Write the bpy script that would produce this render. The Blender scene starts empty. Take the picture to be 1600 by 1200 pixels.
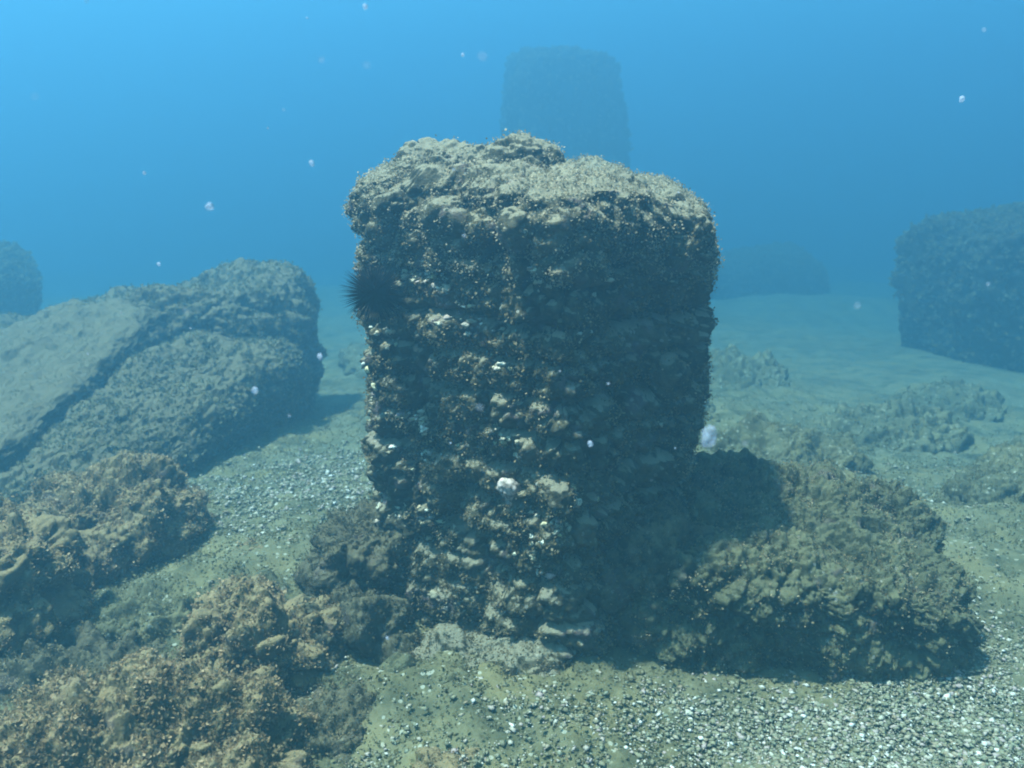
import bpy, math, random
import numpy as np
from mathutils import Matrix, Vector, Euler

SC = bpy.context.scene
COL = SC.collection
R = math.radians

# ------------------------------------------------------------------ camera
cam_d = bpy.data.cameras.new("camera")
cam_d.sensor_width = 36.0
cam_d.lens = 31.16
cam_d.clip_start = 0.02
cam_d.clip_end = 300
cam_d.dof.use_dof = True
cam_d.dof.focus_distance = 2.4
cam_d.dof.aperture_fstop = 3.8
cam = bpy.data.objects.new("camera", cam_d)
cam.location = (0, 0, 1.5)
cam.rotation_euler = (R(90 - 16.9), 0, 0)
COL.objects.link(cam)
SC.camera = cam

# ------------------------------------------------------------------ light
SUN_DIR = Vector((-0.33, -0.04, 0.94)).normalized()      # towards the sun: high, from the left
SUN_EL = math.asin(SUN_DIR.z)
SUN_AZ = math.atan2(SUN_DIR.x, SUN_DIR.y)
world = bpy.data.worlds.new("World")
SC.world = world
world.use_nodes = True
wn = world.node_tree
wn.nodes.clear()
sky = wn.nodes.new("ShaderNodeTexSky")
sky.sky_type = 'NISHITA'
sky.sun_disc = False
sky.sun_elevation = SUN_EL
sky.sun_rotation = SUN_AZ
bg = wn.nodes.new("ShaderNodeBackground")
bg.inputs['Strength'].default_value = 0.05
wo = wn.nodes.new("ShaderNodeOutputWorld")
wn.links.new(sky.outputs[0], bg.inputs[0])
wn.links.new(bg.outputs[0], wo.inputs[0])

sun_d = bpy.data.lights.new("sun", 'SUN')
sun_d.energy = 5.0
sun_d.angle = R(2.5)
sun_d.color = (1.0, 0.95, 0.86)
sun = bpy.data.objects.new("sun", sun_d)
sun.rotation_euler = (-SUN_DIR).to_track_quat('-Z', 'Y').to_euler()
COL.objects.link(sun)

SC.view_settings.view_transform = 'Standard'
SC.view_settings.look = 'None'
SC.view_settings.exposure = 2.45
SC.view_settings.gamma = 1.0
SC.cycles.volume_bounces = 1
SC.cycles.max_bounces = 5
SC.cycles.diffuse_bounces = 1
SC.cycles.use_denoising = True
SC.cycles.filter_width = 1.9

rng = np.random.default_rng(7)
random.seed(7)

# ------------------------------------------------------------------ noise
def _h(ix, iy, iz, seed):
    h = (ix.astype(np.int64) * 374761393 + iy.astype(np.int64) * 668265263 + iz.astype(np.int64) * 2147483647 + seed * 1274126177) & 0xFFFFFFFF
    h = ((h ^ (h >> 13)) * 1274126177) & 0xFFFFFFFF
    h = ((h ^ (h >> 16)) * 2246822519) & 0xFFFFFFFF
    return ((h ^ (h >> 15)) & 0xFFFFFF) / float(0x1000000)

def vnoise(p, seed=0):
    f = np.floor(p); i = f.astype(np.int64); t = p - f
    t = t * t * t * (t * (t * 6 - 15) + 10)
    out = 0
    for dx in (0, 1):
        wx = t[:, 0] if dx else 1 - t[:, 0]
        for dy in (0, 1):
            wy = t[:, 1] if dy else 1 - t[:, 1]
            for dz in (0, 1):
                wz = t[:, 2] if dz else 1 - t[:, 2]
                out = out + wx * wy * wz * _h(i[:, 0] + dx, i[:, 1] + dy, i[:, 2] + dz, seed)
    return out * 2 - 1

def fbm(p, octaves=4, seed=0, gain=0.5):
    s, a = 0, 1.0
    for k in range(octaves):
        s = s + a * vnoise(p * (2.03 ** k) + 17.3 * k, seed + k)
        a *= gain
    return s

def worley(p, seed=0):
    i = np.floor(p).astype(np.int64)
    best = np.full(len(p), 9.0)
    for dx in (-1, 0, 1):
        for dy in (-1, 0, 1):
            for dz in (-1, 0, 1):
                cx, cy, cz = i[:, 0] + dx, i[:, 1] + dy, i[:, 2] + dz
                q0 = cx + _h(cx, cy, cz, seed); q1 = cy + _h(cx, cy, cz, seed + 11); q2 = cz + _h(cx, cy, cz, seed + 23)
                d = (p[:, 0] - q0) ** 2 + (p[:, 1] - q1) ** 2 + (p[:, 2] - q2) ** 2
                best = np.minimum(best, d)
    return np.sqrt(best)

def domes(p, seed=0):
    """cauliflower: rounded nodules with sharp clefts between them, about -0.4 to 0.4"""
    return np.sqrt(np.clip(0.56 - worley(p, seed) ** 2, 0, None)) - 0.40

# ------------------------------------------------------------------ mesh helpers
def mesh_from(name, V, F, smooth=True):
    V = np.ascontiguousarray(V, dtype=np.float32); F = np.ascontiguousarray(F, dtype=np.int32)
    m = bpy.data.meshes.new(name)
    k = F.shape[1]
    m.vertices.add(len(V)); m.vertices.foreach_set("co", V.ravel())
    m.loops.add(F.size); m.loops.foreach_set("vertex_index", F.ravel())
    m.polygons.add(len(F))
    m.polygons.foreach_set("loop_start", np.arange(0, F.size, k, dtype=np.int32))
    m.polygons.foreach_set("loop_total", np.full(len(F), k, dtype=np.int32))
    if smooth:
        m.polygons.foreach_set("use_smooth", np.ones(len(F), dtype=bool))
    m.update(calc_edges=True)
    return m

def obj(name, mesh, mat=None, parent=None):
    o = bpy.data.objects.new(name, mesh)
    COL.objects.link(o)
    if mat is not None and mesh is not None and len(mesh.materials) == 0:
        mesh.materials.append(mat)
    if parent is not None:
        o.parent = parent
    return o

def tag(o, label=None, cat=None, group=None, kind=None):
    if label: o["label"] = label
    if cat: o["category"] = cat
    if group: o["group"] = group
    if kind: o["kind"] = kind
    elif cat: o["kind"] = "thing"
    return o

def empty(name, loc=(0, 0, 0)):
    o = bpy.data.objects.new(name, None)
    o.location = loc
    COL.objects.link(o)
    return o

def vnormals(V, F):
    n = np.zeros_like(V)
    a, b, c = V[F[:, 0]], V[F[:, 1]], V[F[:, 2]]
    fn = np.cross(b - a, c - a)
    if F.shape[1] == 4:
        fn = fn + np.cross(c - a, V[F[:, 3]] - a)
    for k in range(F.shape[1]):
        for ax in range(3):
            n[:, ax] += np.bincount(F[:, k], weights=fn[:, ax], minlength=len(V))
    return n / (np.linalg.norm(n, axis=1, keepdims=True) + 1e-12)

def cube_sphere(n):
    g = np.tan(np.linspace(-1, 1, n + 1) * math.pi / 4)
    u, v = np.meshgrid(g, g, indexing='ij'); u = u.ravel(); v = v.ravel(); o = np.ones_like(u)
    faces = [(o, u, v), (-o, v, u), (v, o, u), (u, -o, v), (u, v, o), (v, u, -o)]
    V = np.concatenate([np.stack(f, 1) for f in faces])
    idx = np.arange((n + 1) ** 2).reshape(n + 1, n + 1)
    q = np.stack([idx[:-1, :-1], idx[1:, :-1], idx[1:, 1:], idx[:-1, 1:]], -1).reshape(-1, 4)
    F = np.concatenate([q + k * (n + 1) ** 2 for k in range(6)])
    _, first, inv = np.unique(np.round(V, 5), axis=0, return_index=True, return_inverse=True)
    return V[first], inv.reshape(-1)[F]

def sample(V, F, n, r):
    """n random points with normals, spread evenly over a mesh"""
    if F.shape[1] == 4:
        T = np.concatenate([F[:, [0, 1, 2]], F[:, [0, 2, 3]]])
    else:
        T = F
    a, b, c = V[T[:, 0]], V[T[:, 1]], V[T[:, 2]]
    ar = np.linalg.norm(np.cross(b - a, c - a), axis=1)
    k = r.choice(len(T), n, p=ar / ar.sum())
    u, v = r.random(n), r.random(n)
    f = u + v > 1
    u[f] = 1 - u[f]; v[f] = 1 - v[f]
    N = vnormals(V, F)
    nn = (N[T[k, 0]] + N[T[k, 1]] + N[T[k, 2]]); nn /= np.linalg.norm(nn, axis=1, keepdims=True) + 1e-9
    return a[k] + (b[k] - a[k]) * u[:, None] + (c[k] - a[k]) * v[:, None], nn

def blades(P, N, r, per=4, length=(0.006, 0.014), width=(0.003, 0.006), spread=0.9, jitter=0.006):
    """little leaf-shaped fronds in puffs"""
    n = len(P) * per
    p = np.repeat(P, per, 0); nn = np.repeat(N, per, 0)
    sz = np.repeat(r.random(len(P)) ** 1.5, per)
    p = p + r.normal(0, jitter, (n, 3)) - nn * 0.002
    d = 0.7 * nn + r.normal(0, spread * 0.75, (n, 3)); d[:, 2] += 0.15
    d /= np.linalg.norm(d, axis=1, keepdims=True) + 1e-9
    s = np.cross(d, r.normal(0, 1, (n, 3))); s /= np.linalg.norm(s, axis=1, keepdims=True) + 1e-9
    L = (length[0] + (length[1] - length[0]) * (0.25 * r.random(n) + 0.75 * sz))[:, None]
    W = (width[0] + (width[1] - width[0]) * r.random(n))[:, None]
    bend = np.cross(s, d) * L * r.normal(0, 0.35, (n, 1))
    mid = p + d * L * 0.55 + bend * 0.4
    tip = p + d * L + bend
    V = np.stack([p, mid - s * W * 1.3, tip, mid + s * W * 1.3], 1).reshape(-1, 3)
    F = np.arange(n * 4).reshape(-1, 4)
    return V, F

# ------------------------------------------------------------------ materials
def nt(name, rough=0.95):
    m = bpy.data.materials.new(name); m.use_nodes = True
    t = m.node_tree; b = t.nodes["Principled BSDF"]
    b.inputs['Roughness'].default_value = rough
    b.inputs['Specular IOR Level'].default_value = 0.08
    return m, t, b

def N(t, typ, **kw):
    n = t.nodes.new(typ)
    for k, v in kw.items():
        if hasattr(n, k): setattr(n, k, v)
        else: n.inputs[k].default_value = v
    return n

def ramp(t, fac, stops, interp='LINEAR'):
    r = t.nodes.new("ShaderNodeValToRGB"); e = r.color_ramp.elements
    r.color_ramp.interpolation = interp
    while len(e) < len(stops): e.new(0.5)
    for k, (p, c) in enumerate(stops):
        e[k].position = p; e[k].color = (c[0], c[1], c[2], 1)
    t.links.new(fac, r.inputs[0])
    return r.outputs[0]

def mix(t, fac, a, b, blend='MIX'):
    m = t.nodes.new("ShaderNodeMix"); m.data_type = 'RGBA'; m.blend_type = blend
    for sock, v in ((m.inputs[0], fac), (m.inputs[6], a), (m.inputs[7], b)):
        if hasattr(v, 'is_linked'): t.links.new(v, sock)
        else: sock.default_value = v if not isinstance(v, tuple) else (*v, 1)
    return m.outputs[2]

def mathn(t, op, a, b=None, clamp=False):
    m = t.nodes.new("ShaderNodeMath"); m.operation = op; m.use_clamp = clamp
    for k, v in enumerate((a, b)):
        if v is None: continue
        if hasattr(v, 'is_linked'): t.links.new(v, m.inputs[k])
        else: m.inputs[k].default_value = v
    return m.outputs[0]

def encrusted(name, dark, mid, light, silt, speck=0.5, pink=0.25, siltf=0.55, scale=1.0):
    """rock under turf algae: blotches of three tones, pale and pink crusts, silt settled on flat tops"""
    m, t, b = nt(name)
    tc = N(t, "ShaderNodeTexCoord")
    n1 = N(t, "ShaderNodeTexNoise", Scale=7 * scale, Detail=6, Roughness=0.65); t.links.new(tc.outputs['Object'], n1.inputs['Vector'])
    n2 = N(t, "ShaderNodeTexNoise", Scale=34 * scale, Detail=5, Roughness=0.7); t.links.new(tc.outputs['Object'], n2.inputs['Vector'])
    f = mathn(t, 'ADD', mathn(t, 'MULTIPLY', n1.outputs[0], 0.55), mathn(t, 'MULTIPLY', n2.outputs[0], 0.45))
    c = ramp(t, f, [(0.39, dark), (0.5, mid), (0.61, light)])
    n6 = N(t, "ShaderNodeTexNoise", Scale=4.3 * scale, Detail=4, Roughness=0.6); t.links.new(tc.outputs['Object'], n6.inputs['Vector'])
    c = mix(t, mathn(t, 'MULTIPLY', ramp(t, n6.outputs[0], [(0.52, (0, 0, 0)), (0.64, (1, 1, 1))]), 0.55), c, tuple(0.5 * v for v in (mid[1], mid[1], mid[2])))
    # crusts
    n3 = N(t, "ShaderNodeTexNoise", Scale=11 * scale, Detail=3); t.links.new(tc.outputs['Object'], n3.inputs['Vector'])
    pf = ramp(t, n3.outputs[0], [(0.60, (0, 0, 0)), (0.68, (1, 1, 1))])
    c = mix(t, mathn(t, 'MULTIPLY', pf, pink), c, (0.13, 0.085, 0.09))
    vo = N(t, "ShaderNodeTexVoronoi", Scale=75 * scale, Randomness=1.0); t.links.new(tc.outputs['Object'], vo.inputs['Vector'])
    cs = N(t, "ShaderNodeSeparateColor"); t.links.new(vo.outputs['Color'], cs.inputs[0])
    sel = mathn(t, 'GREATER_THAN', cs.outputs[0], 0.93)
    near = mathn(t, 'LESS_THAN', vo.outputs['Distance'], 0.42)
    patch = ramp(t, n1.outputs[0], [(0.45, (0, 0, 0)), (0.58, (1, 1, 1))])
    sp = mathn(t, 'MULTIPLY', mathn(t, 'MULTIPLY', sel, near), mathn(t, 'MULTIPLY', patch, speck))
    c = mix(t, sp, c, (0.26, 0.24, 0.19))
    # silt and short turf on the flat tops
    g = N(t, "ShaderNodeNewGeometry")
    sx = N(t, "ShaderNodeSeparateXYZ"); t.links.new(g.outputs['Normal'], sx.inputs[0])
    up = ramp(t, mathn(t, 'ADD', sx.outputs[2], mathn(t, 'MULTIPLY', n2.outputs[0], 0.5)), [(0.85, (0, 0, 0)), (1.25, (1, 1, 1))])
    c = mix(t, mathn(t, 'MULTIPLY', up, siltf), c, silt)
    t.links.new(c, b.inputs['Base Color'])
    nb = N(t, "ShaderNodeTexNoise", Scale=140 * scale, Detail=4, Roughness=0.7); t.links.new(tc.outputs['Object'], nb.inputs['Vector'])
    bp = N(t, "ShaderNodeBump", Strength=0.9, Distance=0.012); t.links.new(nb.outputs[0], bp.inputs['Height'])
    t.links.new(bp.outputs[0], b.inputs['Normal'])
    return m

def frond(name, stops, contrast=1.9, scale=12):
    m, t, b = nt(name)
    g = N(t, "ShaderNodeNewGeometry")
    tc = N(t, "ShaderNodeTexCoord")
    n1 = N(t, "ShaderNodeTexNoise", Scale=scale, Detail=4, Roughness=0.6); t.links.new(tc.outputs['Object'], n1.inputs['Vector'])
    f = mathn(t, 'ADD', mathn(t, 'MULTIPLY', g.outputs['Random Per Island'], 0.45), mathn(t, 'MULTIPLY', mathn(t, 'SUBTRACT', n1.outputs[0], 0.5 - 0.27 / contrast), contrast), clamp=True)
    c = ramp(t, f, stops)
    t.links.new(c, b.inputs['Base Color'])
    tr = N(t, "ShaderNodeBsdfTranslucent"); t.links.new(c, tr.inputs[0])
    mx = N(t, "ShaderNodeMixShader"); mx.inputs[0].default_value = 0.5
    t.links.new(b.outputs[0], mx.inputs[1]); t.links.new(tr.outputs[0], mx.inputs[2])
    t.links.new(mx.outputs[0], t.nodes['Material Output'].inputs['Surface'])
    return m

M = {}
M['pillar'] = encrusted("encrusted_masonry", (0.021, 0.020, 0.012), (0.071, 0.059, 0.032), (0.140, 0.110, 0.062), (0.33, 0.28, 0.185), speck=0.9, pink=0.5, siltf=0.5)
M['rock'] = encrusted("algae_rock", (0.039, 0.031, 0.015), (0.132, 0.094, 0.044), (0.261, 0.180, 0.087), (0.290, 0.202, 0.102), speck=0.35, pink=0.35)
M['slab'] = encrusted("silted_slab", (0.031, 0.026, 0.013), (0.073, 0.057, 0.029), (0.118, 0.089, 0.047), (0.158, 0.121, 0.066), speck=0.1, pink=0.1, siltf=0.85)
M['far'] = encrusted("distant_masonry", (0.010, 0.010, 0.007), (0.027, 0.025, 0.015), (0.054, 0.045, 0.029), (0.074, 0.062, 0.037), speck=0.1, pink=0.1)
M['dark'] = encrusted('dark_shaded_rock', (0.024, 0.022, 0.013), (0.060, 0.050, 0.028), (0.128, 0.101, 0.053), (0.153, 0.124, 0.070), speck=0.5, pink=0.3, siltf=0.4)  # dark brown growth, with the shade on the foot rubble painted into its tones
M['turf_dark'] = frond('dark_shaded_turf', [(0.08, (0.027, 0.025, 0.013)), (0.4, (0.068, 0.056, 0.028)), (0.65, (0.136, 0.102, 0.050)), (0.9, (0.255, 0.194, 0.105))])  # fronds for that rubble, the same shade put into their colour
M['block'] = encrusted('olive_block', (0.017, 0.018, 0.010), (0.068, 0.064, 0.032), (0.149, 0.133, 0.067), (0.158, 0.143, 0.076), speck=0.9, pink=0.4, siltf=0.4)
M['turf_tan'] = frond("tan_turf", [(0.08, (0.089, 0.061, 0.031)), (0.35, (0.197, 0.128, 0.062)), (0.6, (0.346, 0.219, 0.109)), (0.85, (0.495, 0.334, 0.187))])
M['turf_olive'] = frond("olive_turf", [(0.08, (0.055, 0.045, 0.022)), (0.4, (0.135, 0.105, 0.049)), (0.65, (0.257, 0.187, 0.097)), (0.9, (0.407, 0.310, 0.182))])
M['turf_pale'] = frond('pale_felt', [(0.08, (0.160, 0.129, 0.075)), (0.4, (0.280, 0.225, 0.135)), (0.65, (0.384, 0.307, 0.195)), (0.9, (0.496, 0.405, 0.270))], contrast=1.2)
M['turf_green'] = frond("green_turf", [(0.08, (0.095, 0.083, 0.039)), (0.4, (0.146, 0.123, 0.057)), (0.65, (0.196, 0.167, 0.083)), (0.9, (0.258, 0.218, 0.121))], contrast=0.8)

def crust_mat():
    m, t, b = nt("pale_crust", 0.8)
    oi = N(t, "ShaderNodeObjectInfo")
    c = ramp(t, oi.outputs['Random'], [(0.0, (0.34, 0.28, 0.18)), (0.3, (0.52, 0.46, 0.32)), (0.55, (0.42, 0.30, 0.27)), (0.75, (0.60, 0.52, 0.27)), (1.0, (0.72, 0.68, 0.58))])
    tc = N(t, "ShaderNodeTexCoord")
    n1 = N(t, "ShaderNodeTexNoise", Scale=90, Detail=4); t.links.new(tc.outputs['Object'], n1.inputs['Vector'])
    k = ramp(t, n1.outputs[0], [(0.35, (0.25, 0.25, 0.22)), (0.6, (1, 1, 1))])
    t.links.new(mix(t, 1.0, c, k, 'MULTIPLY'), b.inputs['Base Color'])
    return m
M['crust'] = crust_mat()

def pebble_mat():
    m, t, b = nt("pebbles", 0.85)
    g = N(t, "ShaderNodeNewGeometry")
    c = ramp(t, g.outputs['Random Per Island'], [(0.0, (0.104, 0.093, 0.055)), (0.2, (0.145, 0.128, 0.077)), (0.4, (0.191, 0.168, 0.099)), (0.5, (0.151, 0.151, 0.099)), (0.62, (0.196, 0.144, 0.086)), (0.74, (0.276, 0.236, 0.167)), (0.84, (0.274, 0.2, 0.173)), (0.92, (0.329, 0.292, 0.21)), (0.97, (0.42, 0.374, 0.31)), (1.0, (0.547, 0.502, 0.438))])
    t.links.new(c, b.inputs['Base Color'])
    return m
M['pebble'] = pebble_mat()

def seabed_mat():
    m, t, b = nt("seabed_turf")
    tc = N(t, "ShaderNodeTexCoord")
    n1 = N(t, "ShaderNodeTexNoise", Scale=2.2, Detail=7, Roughness=0.65); t.links.new(tc.outputs['Object'], n1.inputs['Vector'])
    n2 = N(t, "ShaderNodeTexNoise", Scale=28, Detail=6, Roughness=0.75); t.links.new(tc.outputs['Object'], n2.inputs['Vector'])
    f = mathn(t, 'ADD', mathn(t, 'MULTIPLY', n1.outputs[0], 0.6), mathn(t, 'MULTIPLY', n2.outputs[0], 0.4))
    c = ramp(t, f, [(0.36, (0.051, 0.048, 0.026)), (0.47, (0.098, 0.088, 0.046)), (0.58, (0.139, 0.121, 0.066)), (0.68, (0.182, 0.157, 0.088))])
    n4 = N(t, "ShaderNodeTexNoise", Scale=3.0, Detail=5, Roughness=0.6); t.links.new(tc.outputs['Object'], n4.inputs['Vector'])
    c = mix(t, mathn(t, 'MULTIPLY', ramp(t, n4.outputs[0], [(0.46, (0, 0, 0)), (0.62, (1, 1, 1))]), 0.7), c, (0.161, 0.128, 0.056))
    n5 = N(t, "ShaderNodeTexNoise", Scale=6.5, Detail=5, Roughness=0.65); t.links.new(tc.outputs['Object'], n5.inputs['Vector'])
    c = mix(t, mathn(t, 'MULTIPLY', ramp(t, n5.outputs[0], [(0.50, (0, 0, 0)), (0.62, (1, 1, 1))]), 0.75), c, (0.048, 0.047, 0.025))
    vo = N(t, "ShaderNodeTexVoronoi", Scale=60, Randomness=1.0); t.links.new(tc.outputs['Object'], vo.inputs['Vector'])
    cs = N(t, "ShaderNodeSeparateColor"); t.links.new(vo.outputs['Color'], cs.inputs[0])
    sel = mathn(t, 'MULTIPLY', mathn(t, 'GREATER_THAN', cs.outputs[1], 0.9), mathn(t, 'LESS_THAN', vo.outputs['Distance'], 0.4))
    c = mix(t, mathn(t, 'MULTIPLY', sel, 0.6), c, (0.329, 0.308, 0.232))
    t.links.new(c, b.inputs['Base Color'])
    bp = N(t, "ShaderNodeBump", Strength=0.8, Distance=0.012); t.links.new(n2.outputs[0], bp.inputs['Height'])
    t.links.new(bp.outputs[0], b.inputs['Normal'])
    return m
M['seabed'] = seabed_mat()

def plain(name, col, rough=0.8):
    m, t, b = nt(name, rough)
    tc = N(t, "ShaderNodeTexCoord")
    n1 = N(t, "ShaderNodeTexNoise", Scale=60, Detail=4); t.links.new(tc.outputs['Object'], n1.inputs['Vector'])
    k = ramp(t, n1.outputs[0], [(0.3, tuple(0.6 * v for v in col)), (0.7, col)])
    t.links.new(k, b.inputs['Base Color'])
    return m
M['urchin'] = plain("urchin_black", (0.002, 0.002, 0.003), 0.7)
M['urchin'].node_tree.nodes['Principled BSDF'].inputs['Specular IOR Level'].default_value = 0.02
M['snow'] = plain("marine_snow", (0.75, 0.75, 0.78))
def jelly_mat(name, col, clear):
    m, t, b = nt(name, 0.5)
    b.inputs['Base Color'].default_value = (*col, 1)
    lw = N(t, "ShaderNodeLayerWeight"); lw.inputs[0].default_value = 0.35
    f = ramp(t, lw.outputs['Facing'], [(0.0, (clear, clear, clear)), (0.75, (1.0, 1.0, 1.0))])
    tr = N(t, "ShaderNodeBsdfTransparent")
    mx = N(t, "ShaderNodeMixShader")
    t.links.new(f, mx.inputs[0]); t.links.new(b.outputs[0], mx.inputs[1]); t.links.new(tr.outputs[0], mx.inputs[2])
    t.links.new(mx.outputs[0], t.nodes['Material Output'].inputs['Surface'])
    return m
M['jelly'] = jelly_mat('soft_fleck', (0.5, 0.52, 0.6), 0.5)
M['blob'] = jelly_mat('translucent_blob', (0.30, 0.33, 0.42), 0.62)

# ------------------------------------------------------------------ the water
def water():
    m = bpy.data.materials.new("sea_water"); m.use_nodes = True
    t = m.node_tree; t.nodes.clear()
    out = t.nodes.new("ShaderNodeOutputMaterial")
    v = t.nodes.new("ShaderNodeVolumePrincipled")
    v.inputs['Color'].default_value = (0.11, 0.288, 0.408, 1)
    v.inputs['Absorption Color'].default_value = (0.0, 0.148, 0.332, 1)
    v.inputs['Density'].default_value = 0.188
    v.inputs['Anisotropy'].default_value = 0.6
    t.links.new(v.outputs[0], out.inputs['Volume'])
    x, y0, y1, z0, z1 = 44.0, -12.0, 62.0, -12.5, 5.0
    V = np.array([(sx, sy, sz) for sz in (z0, z1) for sy in (y0, y1) for sx in (-x, x)], float)
    F = np.array([(0, 2, 3, 1), (4, 5, 7, 6), (0, 1, 5, 4), (2, 6, 7, 3), (0, 4, 6, 2), (1, 3, 7, 5)])
    o = obj("haze", mesh_from("haze", V, F, False), m)
    tag(o, "clear blue sea water that fades distant things to blue", "water", kind="stuff")

# ------------------------------------------------------------------ seabed
HUMPS = [(1.30, 4.05, .55, .30, .09), (1.95, 3.25, .40, .28, .13), (1.75, 2.70, .30, .20, .07), (0.95, 3.55, .40, .30, .10),
         (-0.95, 2.55, .28, .20, .07), (-0.72, 2.80, .18, .12, .06), 
         (0.05, 1.95, .5, .12, .02), (-0.30, 2.05, .18, .12, .03), (2.4, 3.9, .4, .3, .1)]
def ground_z(x, y):
    p = np.stack([x, y, np.zeros_like(x)], 1)
    z = 0.05 * vnoise(p * 0.7, 5) + 0.030 * vnoise(p * 2.1, 6) + 0.014 * vnoise(p * 6.0, 8)
    far = np.clip((y - 6) / 10, 0, 1)
    z = z + far * 0.35 * vnoise(p * 0.35, 12)
    run = np.clip(np.hypot(x, y) - 2.6, 0, None)
    z = z - 0.13 * run * run / (run + 0.6)                      # the bottom falls away from the pillar
    for (hx, hy, rx, ry, h) in HUMPS:
        z = z + h * np.exp(-((x - hx) / rx) ** 2 - ((y - hy) / ry) ** 2)
    return z

def axis(a, b, step, lo, hi, grow=1.09):
    mid = list(np.arange(a, b, step))
    up, s, v = [], step, mid[-1]
    while v < hi: s *= grow; v += s; up.append(min(v, hi))
    dn, s, v = [], step, mid[0]
    while v > lo: s *= grow; v -= s; dn.append(max(v, lo))
    return np.array(dn[::-1] + mid + up)

def gravel_mask(x, y):
    e = lambda cx, cy, rx, ry: np.exp(-(((x - cx) / rx) ** 2 + ((y - cy) / ry) ** 2) ** 1.5)
    m = e(0.85, 1.84, .70, .20) + e(1.45, 2.05, .45, .35) + 0.75 * e(-1.0, 3.55, .50, .55) + 0.8 * e(-0.53, 2.07, .12, .07) + 0.15 * e(-.1, 1.75, .7, .25) + .10 * e(1.2, 3.6, 1.0, .8)
    p = np.stack([x, y, np.zeros_like(x)], 1)
    return np.clip(m * (0.75 + 0.6 * vnoise(p * 5, 31)) + 0.012, 0, 1)

def seabed():
    xs = axis(-2.0, 2.0, 0.014, -42, 42); ys = axis(1.3, 4.2, 0.014, -10, 60)
    X, Y = np.meshgrid(xs, ys, indexing='ij'); x = X.ravel(); y = Y.ravel()
    z = ground_z(x, y)
    p = np.stack([x, y, z], 1)
    near = np.clip((14 - np.hypot(x, y)) / 8, 0, 1)
    g = gravel_mask(x, y)
    z = z + near * (1 - 0.7 * g) * (0.030 * (0.55 - worley(p * 9, 3)) + 0.013 * (0.5 - worley(p * 26, 4)) + 0.012 * vnoise(p * 15, 2))
    V = np.stack([x, y, z], 1)
    a, b = len(xs), len(ys); i = np.arange(a * b).reshape(a, b)
    F = np.stack([i[:-1, :-1], i[1:, :-1], i[1:, 1:], i[:-1, 1:]], -1).reshape(-1, 4)
    o = obj("seabed", mesh_from("seabed", V, F), M['seabed'])
    tag(o, kind="structure", label="sea floor of silt, turf algae and pale gravel")
    # turf on the seabed, near part
    sel = (np.abs(V[F[:, 0], 0]) < 4.5) & (V[F[:, 0], 1] < 7.5) & (V[F[:, 0], 1] > 1.3)
    r = np.random.default_rng(5)
    P, Nn = sample(V, F[sel], 120000, r)
    keep = (fbm(P * 7, 3, 44) > -0.8) & (gravel_mask(P[:, 0], P[:, 1]) < 0.45 + 0.3 * r.random(len(P)))
    dist = np.hypot(P[:, 0], P[:, 1])
    keep &= r.random(len(P)) < np.clip((7.2 - dist) / 4.4, 0, 1) ** 1.3
    bv, bf = blades(P[keep], Nn[keep], r, 4, (0.005, 0.012), (0.0025, 0.005), 1.0, 0.010)
    t = obj("algae_turf", mesh_from("algae_turf", bv, bf, False), M['turf_green'])
    tag(t, "short green brown algae turf growing over the sea floor", "algae", kind="stuff")

ICO = None
def ico():
    ph = (1 + 5 ** .5) / 2
    V = np.array([(-1, ph, 0), (1, ph, 0), (-1, -ph, 0), (1, -ph, 0), (0, -1, ph), (0, 1, ph), (0, -1, -ph), (0, 1, -ph), (ph, 0, -1), (ph, 0, 1), (-ph, 0, -1), (-ph, 0, 1)], float)
    V /= np.linalg.norm(V[0])
    F = np.array([(0, 11, 5), (0, 5, 1), (0, 1, 7), (0, 7, 10), (0, 10, 11), (1, 5, 9), (5, 11, 4), (11, 10, 2), (10, 7, 6), (7, 1, 8), (3, 9, 4), (3, 4, 2), (3, 2, 6), (3, 6, 8), (3, 8, 9), (4, 9, 5), (2, 4, 11), (6, 2, 10), (8, 6, 7), (9, 8, 1)])
    return V, F

def ico_sub(n):
    V, F = ico()
    for _ in range(n):
        a, b, c = V[F[:, 0]], V[F[:, 1]], V[F[:, 2]]
        m = lambda p, q: (p + q) / np.linalg.norm(p + q, axis=1, keepdims=True)
        ab, bc, ca = m(a, b), m(b, c), m(c, a)
        T = np.concatenate([np.stack(q, 1) for q in ((a, ab, ca), (ab, b, bc), (ca, bc, c), (ab, bc, ca))]).reshape(-1, 3)
        _, first, inv = np.unique(np.round(T, 6), axis=0, return_index=True, return_inverse=True)
        V, F = T[first], inv.reshape(-1, 3)
    return V, F

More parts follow.
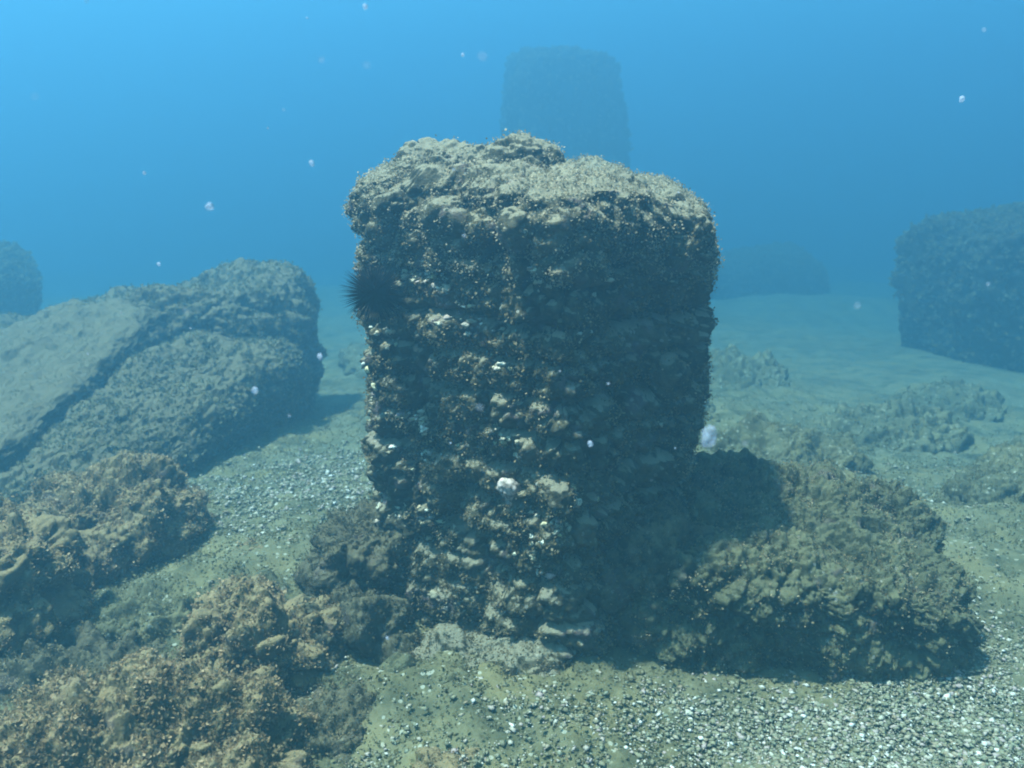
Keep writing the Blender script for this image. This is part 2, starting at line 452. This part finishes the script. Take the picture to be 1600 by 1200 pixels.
def gravel():
    r = np.random.default_rng(11)
    n = 520000
    x = r.uniform(-2.4, 2.6, n); y = 1.35 + (5.0 - 1.35) * r.random(n) ** 1.6
    keep = r.random(n) < gravel_mask(x, y) * np.where(y < 2.6, 1.0, 0.6)
    x, y = x[keep], y[keep]
    n = len(x)
    base = np.array([(1, 0, 0), (-1, 0, 0), (0, 1, 0), (0, -1, 0), (0, 0, 1), (0, 0, -1)], float)
    F0 = np.array([(0, 2, 4), (2, 1, 4), (1, 3, 4), (3, 0, 4), (2, 0, 5), (1, 2, 5), (3, 1, 5), (0, 3, 5)])
    s = (0.0024 + 0.0085 * r.random(n) ** 5) * np.where(y > 2.8, 1.45, 1.0)
    sc = np.stack([s * r.uniform(.8, 1.5, n), s * r.uniform(.7, 1.2, n), s * r.uniform(.28, .55, n)], 1)
    a = r.uniform(0, 2 * math.pi, n); ca, sa = np.cos(a), np.sin(a)
    B = base[None] * (1 + r.uniform(-.35, .35, (n, 6, 1))) * sc[:, None]
    V = np.empty_like(B)
    V[..., 0] = B[..., 0] * ca[:, None] - B[..., 1] * sa[:, None] + x[:, None]
    V[..., 1] = B[..., 0] * sa[:, None] + B[..., 1] * ca[:, None] + y[:, None]
    V[..., 2] = B[..., 2] + B[..., 0] * r.uniform(-.4, .4, (n, 1)) + (ground_z(x, y) + 0.006)[:, None]
    F = (F0[None] + 6 * np.arange(n)[:, None, None]).reshape(-1, 3)
    o = obj("gravel", mesh_from("gravel", V.reshape(-1, 3), F, False), M['pebble'])
    tag(o, "pale mixed gravel and shell grit scattered on the sea floor", "gravel", kind="stuff")

# ------------------------------------------------------------------ rocks
def rock(name, loc, radii, rotz=0, tilt=(0, 0), k=2.6, n=90, seed=1, lump=0.05, nod=0.028, nod2=0.012, mat='rock', turf='turf_tan',
         tufts=3000, blade=(0.004, 0.009), cull=-0.12, label=None, cat='rock', group=None, parent=None, flat=0.0, under=0.25):
    V, F = cube_sphere(n)
    V = V / (np.abs(V) ** k).sum(1, keepdims=True) ** (1.0 / k)
    low = np.clip(0.35 - V[:, 2:3], 0, 1)
    V = V * (1 - under * low ** 1.3 * np.array([1.0, 1.0, 0.0]))
    V = V * np.array(radii)
    nn = vnormals(V, F)
    off = np.array([seed * 3.7, seed * 1.9, seed * 5.3])
    q = V + off
    big = max(min(radii), 0.1)
    warp = np.stack([vnoise(q * 4 + 9, seed + 60), vnoise(q * 4 + 31, seed + 61), vnoise(q * 4 + 57, seed + 62)], 1) * 0.05
    d = lump * fbm(q / (big * 1.1), 3, seed) * 1.3
    atten = 1.0 - flat * np.clip(nn[:, 2], 0, 1) ** 2
    d = d + atten * (nod * 1.5 * domes((q + warp) * 7.5, seed + 5) + nod * 1.0 * domes((q + warp * .7) * 15, seed + 6) + nod2 * 1.5 * domes((q + warp * .5) * 30.0, seed + 7)
         + 0.9 * nod2 * domes(q * 62.0, seed + 8) + 0.5 * nod2 * fbm(q * 22, 4, seed + 9, 0.62))
    V = V + nn * d[:, None]
    Rm = Euler((R(tilt[0]), R(tilt[1]), R(rotz)), 'XYZ').to_matrix()
    Rn = np.array(Rm)
    wz = (V @ Rn.T)[:, 2] + loc[2]
    keep = (wz[F] > cull).any(1)
    F = F[keep]
    o = obj(name, mesh_from(name, V, F), M[mat], parent)
    o.location = loc; o.rotation_euler = Euler((R(tilt[0]), R(tilt[1]), R(rotz)), 'XYZ')
    if label: tag(o, label, cat, group)
    if tufts:
        r = np.random.default_rng(seed + 100)
        P, Nn = sample(V, F, int(tufts * 1.5), r)
        kp = (fbm(P * 11 + off, 3, seed + 3) > -0.45)
        up = (Nn @ Rn.T)[:, 2]
        kp &= (up > -0.6) & ~((up > 0.75) & (r.random(len(P)) < flat))
        bv, bf = blades(P[kp], Nn[kp], r, 4, blade, (blade[0] * .4, blade[1] * .36), 1.0, 0.007)
        t = obj("algae_turf", mesh_from("algae_turf", bv, bf, False), M[turf], o)
        t["kind"] = "stuff"
    return o

# ------------------------------------------------------------------ the pillar
PLAN = [(-0.405, 2.46), (0.13, 2.11), (0.525, 2.36), (0.575, 2.95), (0.06, 3.14), (-0.37, 2.98)]
TOPZ = 1.325
def plan_curve(n):
    P = np.array(PLAN); out = []
    for k in range(len(P)):
        a, b = P[k], P[(k + 1) % len(P)]
        out.append(a + (b - a) * np.linspace(0, 1, 200, endpoint=False)[:, None])
    C = np.concatenate(out)
    d = np.linalg.norm(np.roll(C, -1, 0) - C, axis=1); s = np.concatenate([[0], np.cumsum(d)])[:-1]; Ltot = d.sum()
    t = np.linspace(0, Ltot, 4000, endpoint=False)
    C = np.stack([np.interp(t, np.append(s, Ltot), np.append(C[:, i], C[0, i])) for i in (0, 1)], 1)
    w = 150; ker = np.hanning(w); ker /= ker.sum()
    C = np.stack([np.convolve(np.concatenate([C[-w:, i], C[:, i], C[:w, i]]), ker, 'same')[w:-w] for i in (0, 1)], 1)
    # front half denser than the back
    wgt = np.where(C[:, 1] < 2.65, 2.2, 1.0); cw = np.cumsum(wgt); cw = (cw - cw[0]) / cw[-1]
    u = np.interp(np.linspace(0, 1, n, endpoint=False), cw, np.arange(len(C)))
    return np.stack([np.interp(u, np.arange(len(C)), C[:, i]) for i in (0, 1)], 1), u / len(C) * Ltot

JOINTS = [-0.12, 0.06, 0.17, 0.285, 0.385, 0.50, 0.60, 0.705, 0.80, 0.905, 1.00, 1.10]
def pillar():
    root = empty("brick_pillar", (0.08, 2.6, 0.0))
    O = np.array([0.08, 2.6, 0.0])
    tag(root, "tall squarish masonry pillar crusted with algae, standing alone in the centre", "pillar")
    ns = 760
    C, S = plan_curve(ns)
    tang = np.roll(C, -1, 0) - np.roll(C, 1, 0); nrm = np.stack([tang[:, 1], -tang[:, 0]], 1); nrm /= np.linalg.norm(nrm, axis=1, keepdims=True)
    cen = C.mean(0)
    zs = np.arange(-0.12, TOPZ + 1e-6, 0.0048)
    nz = len(zs)
    Z, SS = np.meshgrid(zs, S, indexing='ij')
    # silhouette: slightly narrow at the foot, wide lip at the top
    ws = np.stack([SS.ravel() * 1.0, Z.ravel(), np.zeros(Z.size)], 1)
    base = np.concatenate([np.tile(C, (nz, 1)), Z.reshape(-1, 1)], 1)
    nn = np.concatenate([np.tile(nrm, (nz, 1)), np.zeros((nz * ns, 1))], 1)
    z = Z.ravel(); s = SS.ravel()
    d = np.zeros(nz * ns)
    q0 = base[:, 0]
    d += 0.010 / (1 + np.exp(-(z - 1.105 - 0.02 * vnoise(ws * 5, 71)) / 0.012))                  # cap
    d -= 0.012 * np.clip((0.5 - z) / 0.5, 0, 1) + 0.022 * np.clip((z - 1.02) / 0.12, 0, 1) * np.clip((-0.22 - q0) / 0.1, 0, 1)
    d -= 0.020 * np.clip((z - 1.285) / 0.04, 0, 1) ** 2                                              # rounded shoulder
    q = base - O
    # masonry courses with recessed joints and uneven blocks
    wob = 0.014 * vnoise(ws * np.array([6, 2, 1.]), 72)
    zz = z + wob
    ci = np.searchsorted(JOINTS, zz)
    jd = np.min(np.abs(zz[:, None] - np.array(JOINTS)[None]), axis=1)
    brick_l = 0.17
    bi = np.floor(s / brick_l + 0.5 * (ci % 2) + 0.3 * _h(ci, ci, ci, 5)); fr = np.abs((s / brick_l + 0.5 * (ci % 2) + 0.3 * _h(ci, ci, ci, 5)) - bi - 0.5)
    prot = _h(ci, bi.astype(np.int64), ci * 0, 9) - 0.5
    grow = np.clip(0.6 + 0.9 * vnoise(ws * 3.2, 75), 0, 1)                                          # where growth hides the masonry
    open_ = 1 - 0.45 * grow
    shaft = 1 / (1 + np.exp((z - 1.085 - 0.03 * vnoise(ws * 4, 78)) / 0.018))
    d += shaft * open_ * (0.030 * prot - 0.034 * np.exp(-(jd / 0.013) ** 2) - 0.012 * np.exp(-((0.5 - fr) * brick_l / 0.010) ** 2))
    shift = _h(np.arange(len(JOINTS) + 1), np.arange(len(JOINTS) + 1), np.full(len(JOINTS) + 1, 3), 8) - 0.5
    shift[-3:] = -0.1
    d += shaft * 0.044 * shift[ci]
    # growth
    warp = np.stack([vnoise(q * 5 + 9, 60), vnoise(q * 5 + 31, 61), vnoise(q * 5 + 57, 62)], 1) * 0.04
    cap = np.clip((z - 1.06) / 0.08, 0, 1)
    d += 0.030 * fbm(q * 3.0, 3, 21)
    d += (0.040 + 0.010 * cap) * domes((q + warp) * np.array([9, 9, 10.]), 22) * (0.5 + grow)
    d += (0.040 + 0.006 * cap) * domes((q + warp * .6) * 20, 23)
    d += 0.020 * domes(q * 44, 24) + 0.009 * fbm(q * 50, 3, 25, 0.6)
    V = q + nn * d[:, None]
    sag = np.clip((V[:, 0] + O[0] - 0.26) / 0.26, 0, 1); sag = sag * sag * (3 - 2 * sag)
    V[:, 2] -= 0.075 * sag * np.clip((z - 1.05) / 0.2, 0, 1)
    # drape the top ring height
    idx = np.arange(nz * ns).reshape(nz, ns)
    def quads(i0, i1):
        a = idx[i0:i1]; b = idx[i0 + 1:i1 + 1]
        return np.stack([a, np.roll(a, -1, 1), np.roll(b, -1, 1), b], -1).reshape(-1, 4)
    Fs = []
    cuts = [0] + [int(np.searchsorted(zs, j)) for j in JOINTS[1:]] + [nz - 1]
    def part(name, i0, i1):
        F = quads(i0, i1)
        Fs.append(F)
        VV = V[i0 * ns:(i1 + 1) * ns]
        return obj(name, mesh_from(name, VV, F - i0 * ns), M['pillar'], root)
    for k in range(len(cuts) - 2):
        part("masonry_course", cuts[k], cuts[k + 1])
    # capping with its top
    i0 = cuts[-2]
    rim = V[(nz - 1) * ns:]
    rings = 60
    VV = [V[i0 * ns:]]
    c3 = rim.mean(0)
    kw = 41; kk = np.hanning(kw); kk /= kk.sum()
    rim_s = np.stack([np.convolve(np.concatenate([rim[-kw:, i], rim[:, i], rim[:kw, i]]), kk, 'same')[kw:-kw] for i in range(3)], 1)
    for k in range(1, rings + 1):
        f = 1 - k / rings
        w = min(1.0, k / 6)
        rm = rim * (1 - w) + rim_s * w
        p = c3 + (rm - c3) * f
        qq = p + np.array([5., 3., 0])
        h = 0.028 * (1 - f ** 4) + w * (0.022 * fbm(qq * 4, 3, 41) + 0.055 * domes(qq * 8, 42) + 0.030 * domes(qq * 20, 43) + 0.016 * domes(qq * 44, 44))
        p = p * np.array([1, 1, 0]) + np.array([0, 0, 1]) * ((rm[:, 2] * f + (1 - f) * rim[:, 2].mean()) + h)[:, None]
        VV.append(p)
    VV = np.concatenate(VV)
    nr = (nz - i0) + rings
    id2 = np.arange(nr * ns).reshape(nr, ns); a, b = id2[:-1], id2[1:]
    F = np.stack([a, np.roll(a, -1, 1), np.roll(b, -1, 1), b], -1).reshape(-1, 4)
    capo = obj("capping", mesh_from("capping", VV, F), M['pillar'], root)
    # turf
    r = np.random.default_rng(3)
    def turf(V_, F_, n, mat, blade, thr, upmin=-1.0):
        P, Nn = sample(V_, F_, n, r)
        kp = (fbm(P * 9, 3, 91) > thr) & (Nn[:, 2] > upmin)
        bv, bf = blades(P[kp], Nn[kp], r, 4, blade, (blade[0] * .4, blade[1] * .36), 1.0, 0.007)
        t = obj("algae_turf", mesh_from("algae_turf", bv, bf, False), M[mat], root); t["kind"] = "stuff"
    turf(V, np.concatenate(Fs), 42000, 'turf_olive', (0.004, 0.011), -0.2)
    turf(VV, F, 16000, 'turf_pale', (0.004, 0.009), -0.4)
    # lumps of growth on the cap (local coordinates: world minus O)
    lumps = [((-0.20, 2.62, 1.34), (.14, .13, .085)), ((-0.26, 2.52, 1.31), (.09, .08, .06)), ((0.025, 2.56, 1.335), (.105, .10, .095)),
             ((-0.09, 2.66, 1.33), (.12, .12, .06)), ((0.25, 2.50, 1.30), (.12, .11, .035)), ((0.36, 2.42, 1.265), (.08, .08, .035)),
             ((-0.315, 2.47, 1.28), (.06, .06, .045)), ((0.47, 2.36, 1.195), (.065, .06, .055)), ((0.50, 2.40, 1.13), (.055, .06, .06)),
             ((-0.16, 2.30, 1.245), (.055, .04, .045)), ((-0.07, 2.24, 1.225), (.04, .035, .03)), ((0.03, 2.15, 1.25), (.05, .035, .03)),
             ((-0.345, 2.45, 1.18), (.045, .04, .06)), ((-0.24, 2.355, 1.17), (.05, .035, .05)), ((0.40, 2.30, 1.16), (.06, .05, .05)),
             ((0.16, 2.14, 1.20), (.05, .03, .03)), ((-0.30, 2.40, 1.265), (.06, .05, .035)), ((0.43, 2.34, 0.80), (.05, .04, .05))]
    for k, (p, rad) in enumerate(lumps):
        big = rad[0] > .08
        rock("encrusted_lump", tuple(np.array(p) - O), rad, rotz=37 * k, k=2.2, n=44 if big else 26, seed=200 + k, lump=0.018, nod=0.018, nod2=0.010, mat='pillar',
             turf='turf_pale' if p[2] > 1.24 else 'turf_olive', tufts=420 if big else 130, cull=-9, parent=root)
    # pale crusts and shells, mostly on the ledges of the lit face
    protos = []
    for k in range(5):
        v, f = ico_sub(1)
        v = v * (1 + 0.8 * vnoise(v * 2.3 + 10 * k, 33 + k))[:, None] * np.array([1.0, 1.0 - 0.1 * k, 0.55])
        protos.append(mesh_from("pale_crust", v, f, False)); protos[-1].materials.append(M['crust'])
    nv = len(V); VN = vnormals(V, np.concatenate(Fs))
    w = np.zeros(nv)
    left = np.clip(1 - (V[:, 0] + O[0] - 0.02) / 0.25, 0.06, 1) * (V[:, 1] + O[1] < 2.58)
    ledge = np.exp(-((jd - 0.018) / 0.02) ** 2) * np.clip(VN[:, 2] + 0.35, 0, 1)
    cl = np.clip(fbm(V * 9, 2, 55) + 0.1, 0.0, 1) ** 2
    w = left * (0.2 + ledge) * cl * (z > 0.05) * (z < 1.2) + 1e-9
    pick = r.choice(nv, 290, replace=False, p=w / w.sum())
    for j, vi in enumerate(pick):
        o = obj("pale_crust", protos[j % 5], None, root)
        o.location = V[vi] + VN[vi] * 0.002
        s_ = 0.0040 + 0.0075 * r.random() ** 2
        o.scale = (s_ * r.uniform(.8, 1.5), s_, s_)
        o.rotation_euler = Vector(VN[vi]).to_track_quat('Z', 'Y').to_euler()
    # one large pale crust low on the lit face
    rock("pale_crust", tuple(np.array((-0.012, 2.19, 0.53)) - O), (.030, .016, .036), k=2.2, n=18, seed=77, lump=.01, nod=.012, nod2=.006, mat='crust', tufts=0, cull=-9, parent=root)
    return root

def urchin():
    c = np.array((-0.368, 2.335, 1.045))
    root = empty("sea_urchin", tuple(c))
    tag(root, "black spiny sea urchin clinging to the upper edge of the pillar", "sea urchin")
    v, f = ico_sub(3)
    obj("body", mesh_from("body", v * np.array([.040, .040, .036]), f), M['urchin'], root)
    r = np.random.default_rng(9)
    n = 620
    i = np.arange(n) + .5; ph = np.arccos(1 - 2 * i / n); th = math.pi * (1 + 5 ** .5) * i
    D = np.stack([np.cos(th) * np.sin(ph), np.sin(th) * np.sin(ph), np.cos(ph)], 1) + r.normal(0, .07, (n, 3))
    D /= np.linalg.norm(D, axis=1, keepdims=True)
    A = np.cross(D, r.normal(0, 1, (n, 3))); A /= np.linalg.norm(A, axis=1, keepdims=True); B = np.cross(D, A)
    L = r.uniform(.075, .104, n)[:, None]; w = 0.0019
    ring = [D * .024 + w * (math.cos(a) * A + math.sin(a) * B) for a in (0, 2.094, 4.189)]
    V = np.stack(ring + [D * L], 1).reshape(-1, 3)
    k = 4 * np.arange(n)[:, None, None]
    F = (np.array([(0, 1, 3), (1, 2, 3), (2, 0, 3)])[None] + k).reshape(-1, 3)
    s = obj("spines", mesh_from("spines", V, F, False), M['urchin'], root); s["kind"] = "stuff"

# ------------------------------------------------------------------ build
water()
seabed()
gravel()
pillar()
urchin()

# rubble at the pillar's foot
rock("fallen_block", (0.83, 2.47, 0.09), (.50, .36, .24), rotz=-3, tilt=(4, 7), k=6.5, n=190, seed=31, lump=.032, nod=.040, nod2=.022, mat='block', turf='turf_olive', tufts=9000, under=0.16,
     label="wide algae-covered fallen block lying against the right foot of the central pillar", cat="block")
rock("rubble_block", (0.40, 2.36, 0.14), (.22, .20, .26), rotz=15, k=2.8, n=90, seed=32, lump=.05, nod=.035, nod2=.018, mat='dark', turf='turf_dark', tufts=2500,
     label="dark encrusted rubble joining the central pillar to the wide fallen block", cat="block")
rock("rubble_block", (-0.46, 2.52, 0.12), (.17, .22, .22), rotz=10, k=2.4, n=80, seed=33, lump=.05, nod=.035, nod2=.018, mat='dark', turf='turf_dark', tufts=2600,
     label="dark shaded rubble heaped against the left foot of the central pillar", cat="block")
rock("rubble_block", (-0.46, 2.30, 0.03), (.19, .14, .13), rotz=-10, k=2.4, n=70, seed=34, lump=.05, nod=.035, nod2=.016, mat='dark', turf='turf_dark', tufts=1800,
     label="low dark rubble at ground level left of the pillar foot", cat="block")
rock("footing_stone", (-0.06, 2.13, 0.0), (.22, .10, .08), rotz=-6, k=3.5, n=60, seed=35, lump=.02, nod=.02, nod2=.012, mat='pillar', turf='turf_olive', tufts=1200,
     label="flat footing stone sticking out under the front of the central pillar", cat="stone")

# rocks front left
rock("boulder", (-1.442, 2.905, 0.017), (0.247, 0.206, 0.216), rotz=20, k=3.2, n=90, seed=41, lump=.06, nod=.062, nod2=.024, blade=(0.004, 0.013), tufts=5120,
     label="double-humped brown boulder standing between the tilted slab and the near rocks", cat="boulder")
rock("boulder", (-1.56, 2.30, 0.10), (.25, .20, .24), rotz=0, k=3.2, n=80, seed=42, lump=.06, nod=.062, nod2=.024, blade=(0.004, 0.013), tufts=4160,
     label="dark boulder cut off by the left edge of the picture", cat="boulder")
rock("boulder", (-0.90, 1.80, 0.01), (.30, .24, .16), rotz=12, k=3.2, n=110, seed=43, lump=.07, nod=.062, nod2=.024, blade=(0.004, 0.013), tufts=10400,
     label="large sunlit tan boulder with hollowed sides at the bottom of the picture", cat="boulder")
rock("boulder", (-0.70, 2.19, 0.04), (.17, .13, .13), rotz=-20, k=3.2, n=70, seed=44, lump=.05, nod=.062, nod2=.024, blade=(0.004, 0.013), tufts=2880,
     label="small boulder with a sunlit rim and dark hollow behind the large tan boulder", cat="boulder")
rock("boulder", (-1.22, 1.66, 0.0), (.17, .20, .13), rotz=30, k=3.2, n=70, seed=45, lump=.05, nod=.062, nod2=.024, blade=(0.004, 0.013), tufts=4160,
     label="sunlit tan boulder in the bottom left corner", cat="boulder")
rock("boulder", (-0.66, 1.70, 0.0), (.14, .16, .11), rotz=0, k=3.2, n=70, seed=46, lump=.05, nod=.062, nod2=.024, blade=(0.004, 0.013), tufts=3520,
     label="tan boulder joined to the right side of the large sunlit boulder", cat="boulder")
rock("mossy_mound", (-1.02, 2.42, -0.02), (.26, .20, .10), rotz=10, k=2.2, n=80, seed=47, lump=.04, nod=.035, nod2=.018, mat='seabed', turf='turf_green', tufts=3000,
     label="low olive mound of turf-covered rubble between the front boulders", cat="mound")
rock("mossy_mound", (-0.84, 2.72, 0.0), (.15, .09, .07), rotz=-10, k=2.2, n=50, seed=48, lump=.03, nod=.03, nod2=.014, turf='turf_tan', tufts=1000,
     label="small tan mound on the gravel behind the low olive mound", cat="mound")

rock("mossy_mound", (-0.62, 2.50, -0.02), (.20, .16, .09), rotz=30, k=2.2, n=70, seed=49, lump=.04, nod=.03, nod2=.016, mat='seabed', turf='turf_green', tufts=1800,
     label="low mound of turf between the small tan mound and the shaded rubble", cat="mound")
rock("mossy_mound", (-1.18, 2.12, -0.01), (.26, .18, .09), rotz=-15, k=2.2, n=70, seed=50, lump=.04, nod=.035, nod2=.018, mat='dark', turf='turf_olive', tufts=2200,
     label="dim low mound filling the gap between the left-edge boulder and the large tan boulder", cat="mound")
rock("mossy_mound", (-0.50, 1.90, -0.02), (.16, .15, .07), rotz=25, k=2.2, n=60, seed=55, lump=.03, nod=.03, nod2=.014, mat='dark', turf='turf_olive', tufts=1400,
     label="low dark mossy mound at the right foot of the tan boulders", cat="mound")
rock("mossy_mound", (-0.20, 2.06, -0.03), (.20, .10, .07), rotz=0, k=2.2, n=60, seed=56, lump=.03, nod=.025, nod2=.014, mat='seabed', turf='turf_green', tufts=1300,
     label="olive mound of turf at the foot of the pillar's lit face", cat="mound")

rock("mossy_mound", (-0.02, 1.74, -0.045), (.34, .22, .075), rotz=8, k=2.2, n=90, seed=57, lump=.02, nod=.020, nod2=.014, mat='rock', turf='turf_tan', tufts=3600,
     label="broad flat tan patch of turf at the bottom centre, left of the pale gravel", cat="mound")
rock("mossy_mound", (-0.42, 2.12, -0.03), (.22, .12, .07), rotz=-12, k=2.2, n=60, seed=58, lump=.03, nod=.025, nod2=.014, mat='block', turf='turf_olive', tufts=1400,
     label="low brown turf mound between the small white stone chip and the pillar foot", cat="mound")

# the fallen wall on the left
rock("fallen_slab", (-2.597, 4.387, 0.061), (0.491, 0.936, 0.175), rotz=-12, tilt=(14, -4), k=6.0, n=120, seed=51, under=0.0, cull=-0.6, lump=.03, nod=.012, nod2=.012, mat='slab', turf='turf_green', blade=(0.004, 0.010), tufts=9000, flat=.35,
     label="pale flat-topped slab tilted down towards the left edge", cat="slab")
rock("fallen_slab", (-1.78, 4.329, -0.12), (0.345, 0.936, 0.30), rotz=-16, tilt=(11, 10), k=4.5, n=120, seed=52, under=0.0, cull=-0.6, lump=.04, nod=.028, nod2=.020, mat='slab', turf='turf_green', blade=(0.008, 0.022), tufts=8000, flat=.2,
     label="long rough ledge alongside the pale tilted slab, nearer the gravel", cat="slab")
rock("fallen_block", (-1.94, 5.557, -0.02), (0.585, 0.608, 0.52), rotz=-18, tilt=(-3, -8), k=4.0, n=120, seed=53, under=0.0, cull=-0.6, lump=.09, nod=.05, nod2=.020, mat='slab', turf='turf_green', blade=(0.008, 0.022), tufts=8000, flat=.2,
     label="high block with a dark shaded end behind the long rough ledge", cat="block")
rock("fallen_block", (-2.749, 5.792, -0.068), (0.643, 0.526, 0.351), rotz=-20, tilt=(3, -6), k=4.0, n=90, seed=54, under=0.0, cull=-0.6, lump=.06, nod=.02, nod2=.014, mat='slab', turf='turf_green', blade=(0.008, 0.022), tufts=5000, flat=.2,
     label="low block sloping down behind the pale tilted slab", cat="block")

# things far off in the blue
rock("ruined_pillar", (-5.8, 8.7, -0.356), (0.899, 0.797, 0.609), rotz=8, k=3.2, n=80, seed=61, lump=.07, nod=.045, nod2=.024, cull=-9, mat='far', turf='turf_green', blade=(0.02, 0.06), tufts=3000,
     label="hazy blue block at the left edge beyond the slabs", cat="block")
rock("ruined_pillar", (5.45, 9.37, -0.75), (1.11, .95, 1.30), rotz=12, k=5.0, n=100, seed=62, lump=.12, nod=.085, nod2=.024, cull=-9, mat='far', turf='turf_green', blade=(0.02, 0.06), tufts=5000,
     label="broad square pillar stump in the haze at the right edge", cat="pillar")
rock("ruined_pillar", (0.87, 16.0, 0.30), (.97, .95, 2.28), rotz=20, k=5.0, n=90, seed=63, lump=.13, nod=.10, nod2=.024, cull=-9, mat='far', turf='turf_green', blade=(0.02, 0.06), tufts=2400,
     label="tall faint blue pillar rising behind the top of the central pillar", cat="pillar")
rock("fallen_block", (4.75, 16.4, -1.95), (1.15, .95, 1.05), rotz=-10, k=3.0, n=70, seed=64, lump=.07, nod=.045, nod2=.024, cull=-9, mat='far', turf='turf_green', blade=(0.02, 0.06), tufts=2000,
     label="dim low block seen just right of the central pillar, far back", cat="block")

# low rocks on the right and small stones
rock("mossy_rock", (2.138, 3.478, -0.098), (0.367, 0.238, 0.151), rotz=12, k=2.3, n=90, seed=71, lump=.05, nod=.035, nod2=.016, mat='seabed', turf='turf_green', tufts=2800,
     label="low green-grey rock near the right edge, in front of the broad hazy stump", cat="rock")
rock("mossy_rock", (1.342, 4.125, -0.161), (0.396, 0.264, 0.132), rotz=-8, k=2.2, n=80, seed=72, lump=.05, nod=.035, nod2=.016, mat='seabed', turf='turf_green', tufts=2400,
     label="flat mossy rock on the sea floor directly behind the wide fallen block", cat="rock")
rock("mossy_rock", (1.806, 2.856, -0.107), (0.315, 0.21, 0.105), rotz=5, k=2.3, n=80, seed=73, lump=.04, nod=.03, nod2=.014, mat='seabed', turf='turf_green', tufts=2000,
     label="low pale rock just right of the wide fallen block", cat="rock")
rock("stone", (0.105, 1.965, 0.02), (.055, .045, .035), rotz=20, k=2.4, n=30, seed=74, lump=.015, nod=.012, nod2=.008, mat='dark', turf='turf_dark', tufts=260,
     label="fist-sized dark stone on the gravel in front of the pillar", cat="stone")
rock("stone", (-0.095, 1.845, 0.02), (.024, .018, .016), rotz=50, k=2.6, n=16, seed=75, lump=.006, nod=.005, nod2=.003, mat='crust', tufts=0,
     label="whitish angular stone at the bottom centre of the picture", cat="stone")
rock("stone", (-0.30, 1.93, 0.01), (.022, .018, .014), rotz=10, k=2.6, n=16, seed=76, lump=.006, nod=.005, nod2=.003, mat='crust', tufts=0,
     label="small pale pinkish stone left of the dark fist-sized stone", cat="stone")
rock("stone", (-0.555, 2.075, 0.02), (.022, .016, .015), rotz=70, k=3.0, n=16, seed=77, lump=.006, nod=.005, nod2=.003, mat='crust', tufts=0,
     label="white stone chip beside the small boulder with a sunlit rim", cat="stone")

for k, (x, y, rx, ry, rz, lab) in enumerate([
        (0.95, 5.2, .34, .24, .15, "low rubble hump in the haze just right of the pillar's lower edge"),
        (2.25, 5.0, .45, .28, .16, "wide low rubble hump half way to the broad hazy stump"),
        (3.05, 5.9, .50, .32, .17, "low rubble hump in front of the broad hazy stump"),
        (1.75, 6.6, .55, .35, .20, "faint rubble hump furthest back on the open floor right of the pillar"),
        (-0.62, 5.1, .36, .25, .16, "low rubble hump in the haze between the high block and the pillar"),
        (2.85, 4.2, .30, .22, .14, "low rubble hump at the right edge behind the low green-grey rock"),
        (-0.95, 7.2, .55, .4, .24, "faint rubble hump far back between the high block and the pillar")]):
    gz = float(ground_z(np.array([x]), np.array([y]))[0])
    rock("rubble_hump", (x, y, gz - 0.03), (rx * 1.15, ry * 1.1, rz * 0.68), rotz=23 * k, k=2.3, n=60, seed=80 + k, lump=.05, nod=.028, nod2=.016, mat='seabed', turf='turf_green', tufts=1200, blade=(0.006, 0.018), cull=-9,
         label=lab, cat="rubble")

# flecks drifting in the water
def fleck(p, size, label, mat='jelly', seed=0):
    v, f = ico_sub(2)
    v = v * (1 + 0.35 * vnoise(v * 1.6 + seed * 7, seed))[:, None] * np.array(size)
    o = obj("drifting_fleck", mesh_from("drifting_fleck", v, f), M[mat])
    o.location = p
    tag(o, label, "particle", "flecks drifting in the water")
rf = np.random.default_rng(77)
for k in range(26):
    dd = rf.uniform(0.55, 1.7)
    fleck((rf.uniform(-.55, .55) * dd, dd, 1.5 + dd * rf.uniform(-.42, .12)), tuple(rf.uniform(.5, 1.0, 3) * (0.0011 + 0.0008 * dd)), "tiny faint speck drifting in the water", seed=30 + k)
fleck((-0.376, 1.117, 1.391), (0.0046, 0.0037, 0.0051), "bright white fleck in open water above the fallen slabs", seed=0)
fleck((-0.294, 1.338, 1.432), (0.0036, 0.0029, 0.0040), "white fleck in open water just left of the pillar top", seed=1)
fleck((-0.282, 1.256, 1.161), (0.0040, 0.0032, 0.0044), "white fleck left of the pillar below the sea urchin", seed=2)
fleck((-0.377, 1.241, 1.113), (0.0048, 0.0038, 0.0053), "white fleck in front of the dark end of the high block", seed=3)
fleck((-0.581, 1.437, 1.412), (0.0028, 0.0022, 0.0031), "tiny fleck high in the water above the left slabs", seed=4)
fleck((-0.598, 1.494, 1.258), (0.0032, 0.0026, 0.0035), "tiny fleck over the ridge behind the pale slab", seed=5)
fleck((-0.199, 1.297, 1.64), (0.0034, 0.0027, 0.0037), "white fleck at the top edge left of the far pillar", seed=6)
fleck((0.123, 1.312, 1.003), (0.0044, 0.0035, 0.0048), "pale fleck in front of the dark right face of the pillar", seed=7)
fleck((-0.072, 1.384, 1.584), (0.0026, 0.0021, 0.0029), "tiny faint fleck left of the far pillar", seed=8)
fleck((0.812, 1.68, 1.527), (0.0050, 0.0040, 0.0055), "faint fleck in open water high on the right", seed=9)
fleck((-0.211, 1.31, 0.653), (0.0028, 0.0022, 0.0031), "tiny bluish fleck in front of the dark rubble at the pillar foot", seed=10)
fleck((0.267, 1.128, 1.084), (0.0105, 0.008, 0.0165), "large translucent whitish blob drifting beside the right edge of the pillar", mat='blob', seed=21)
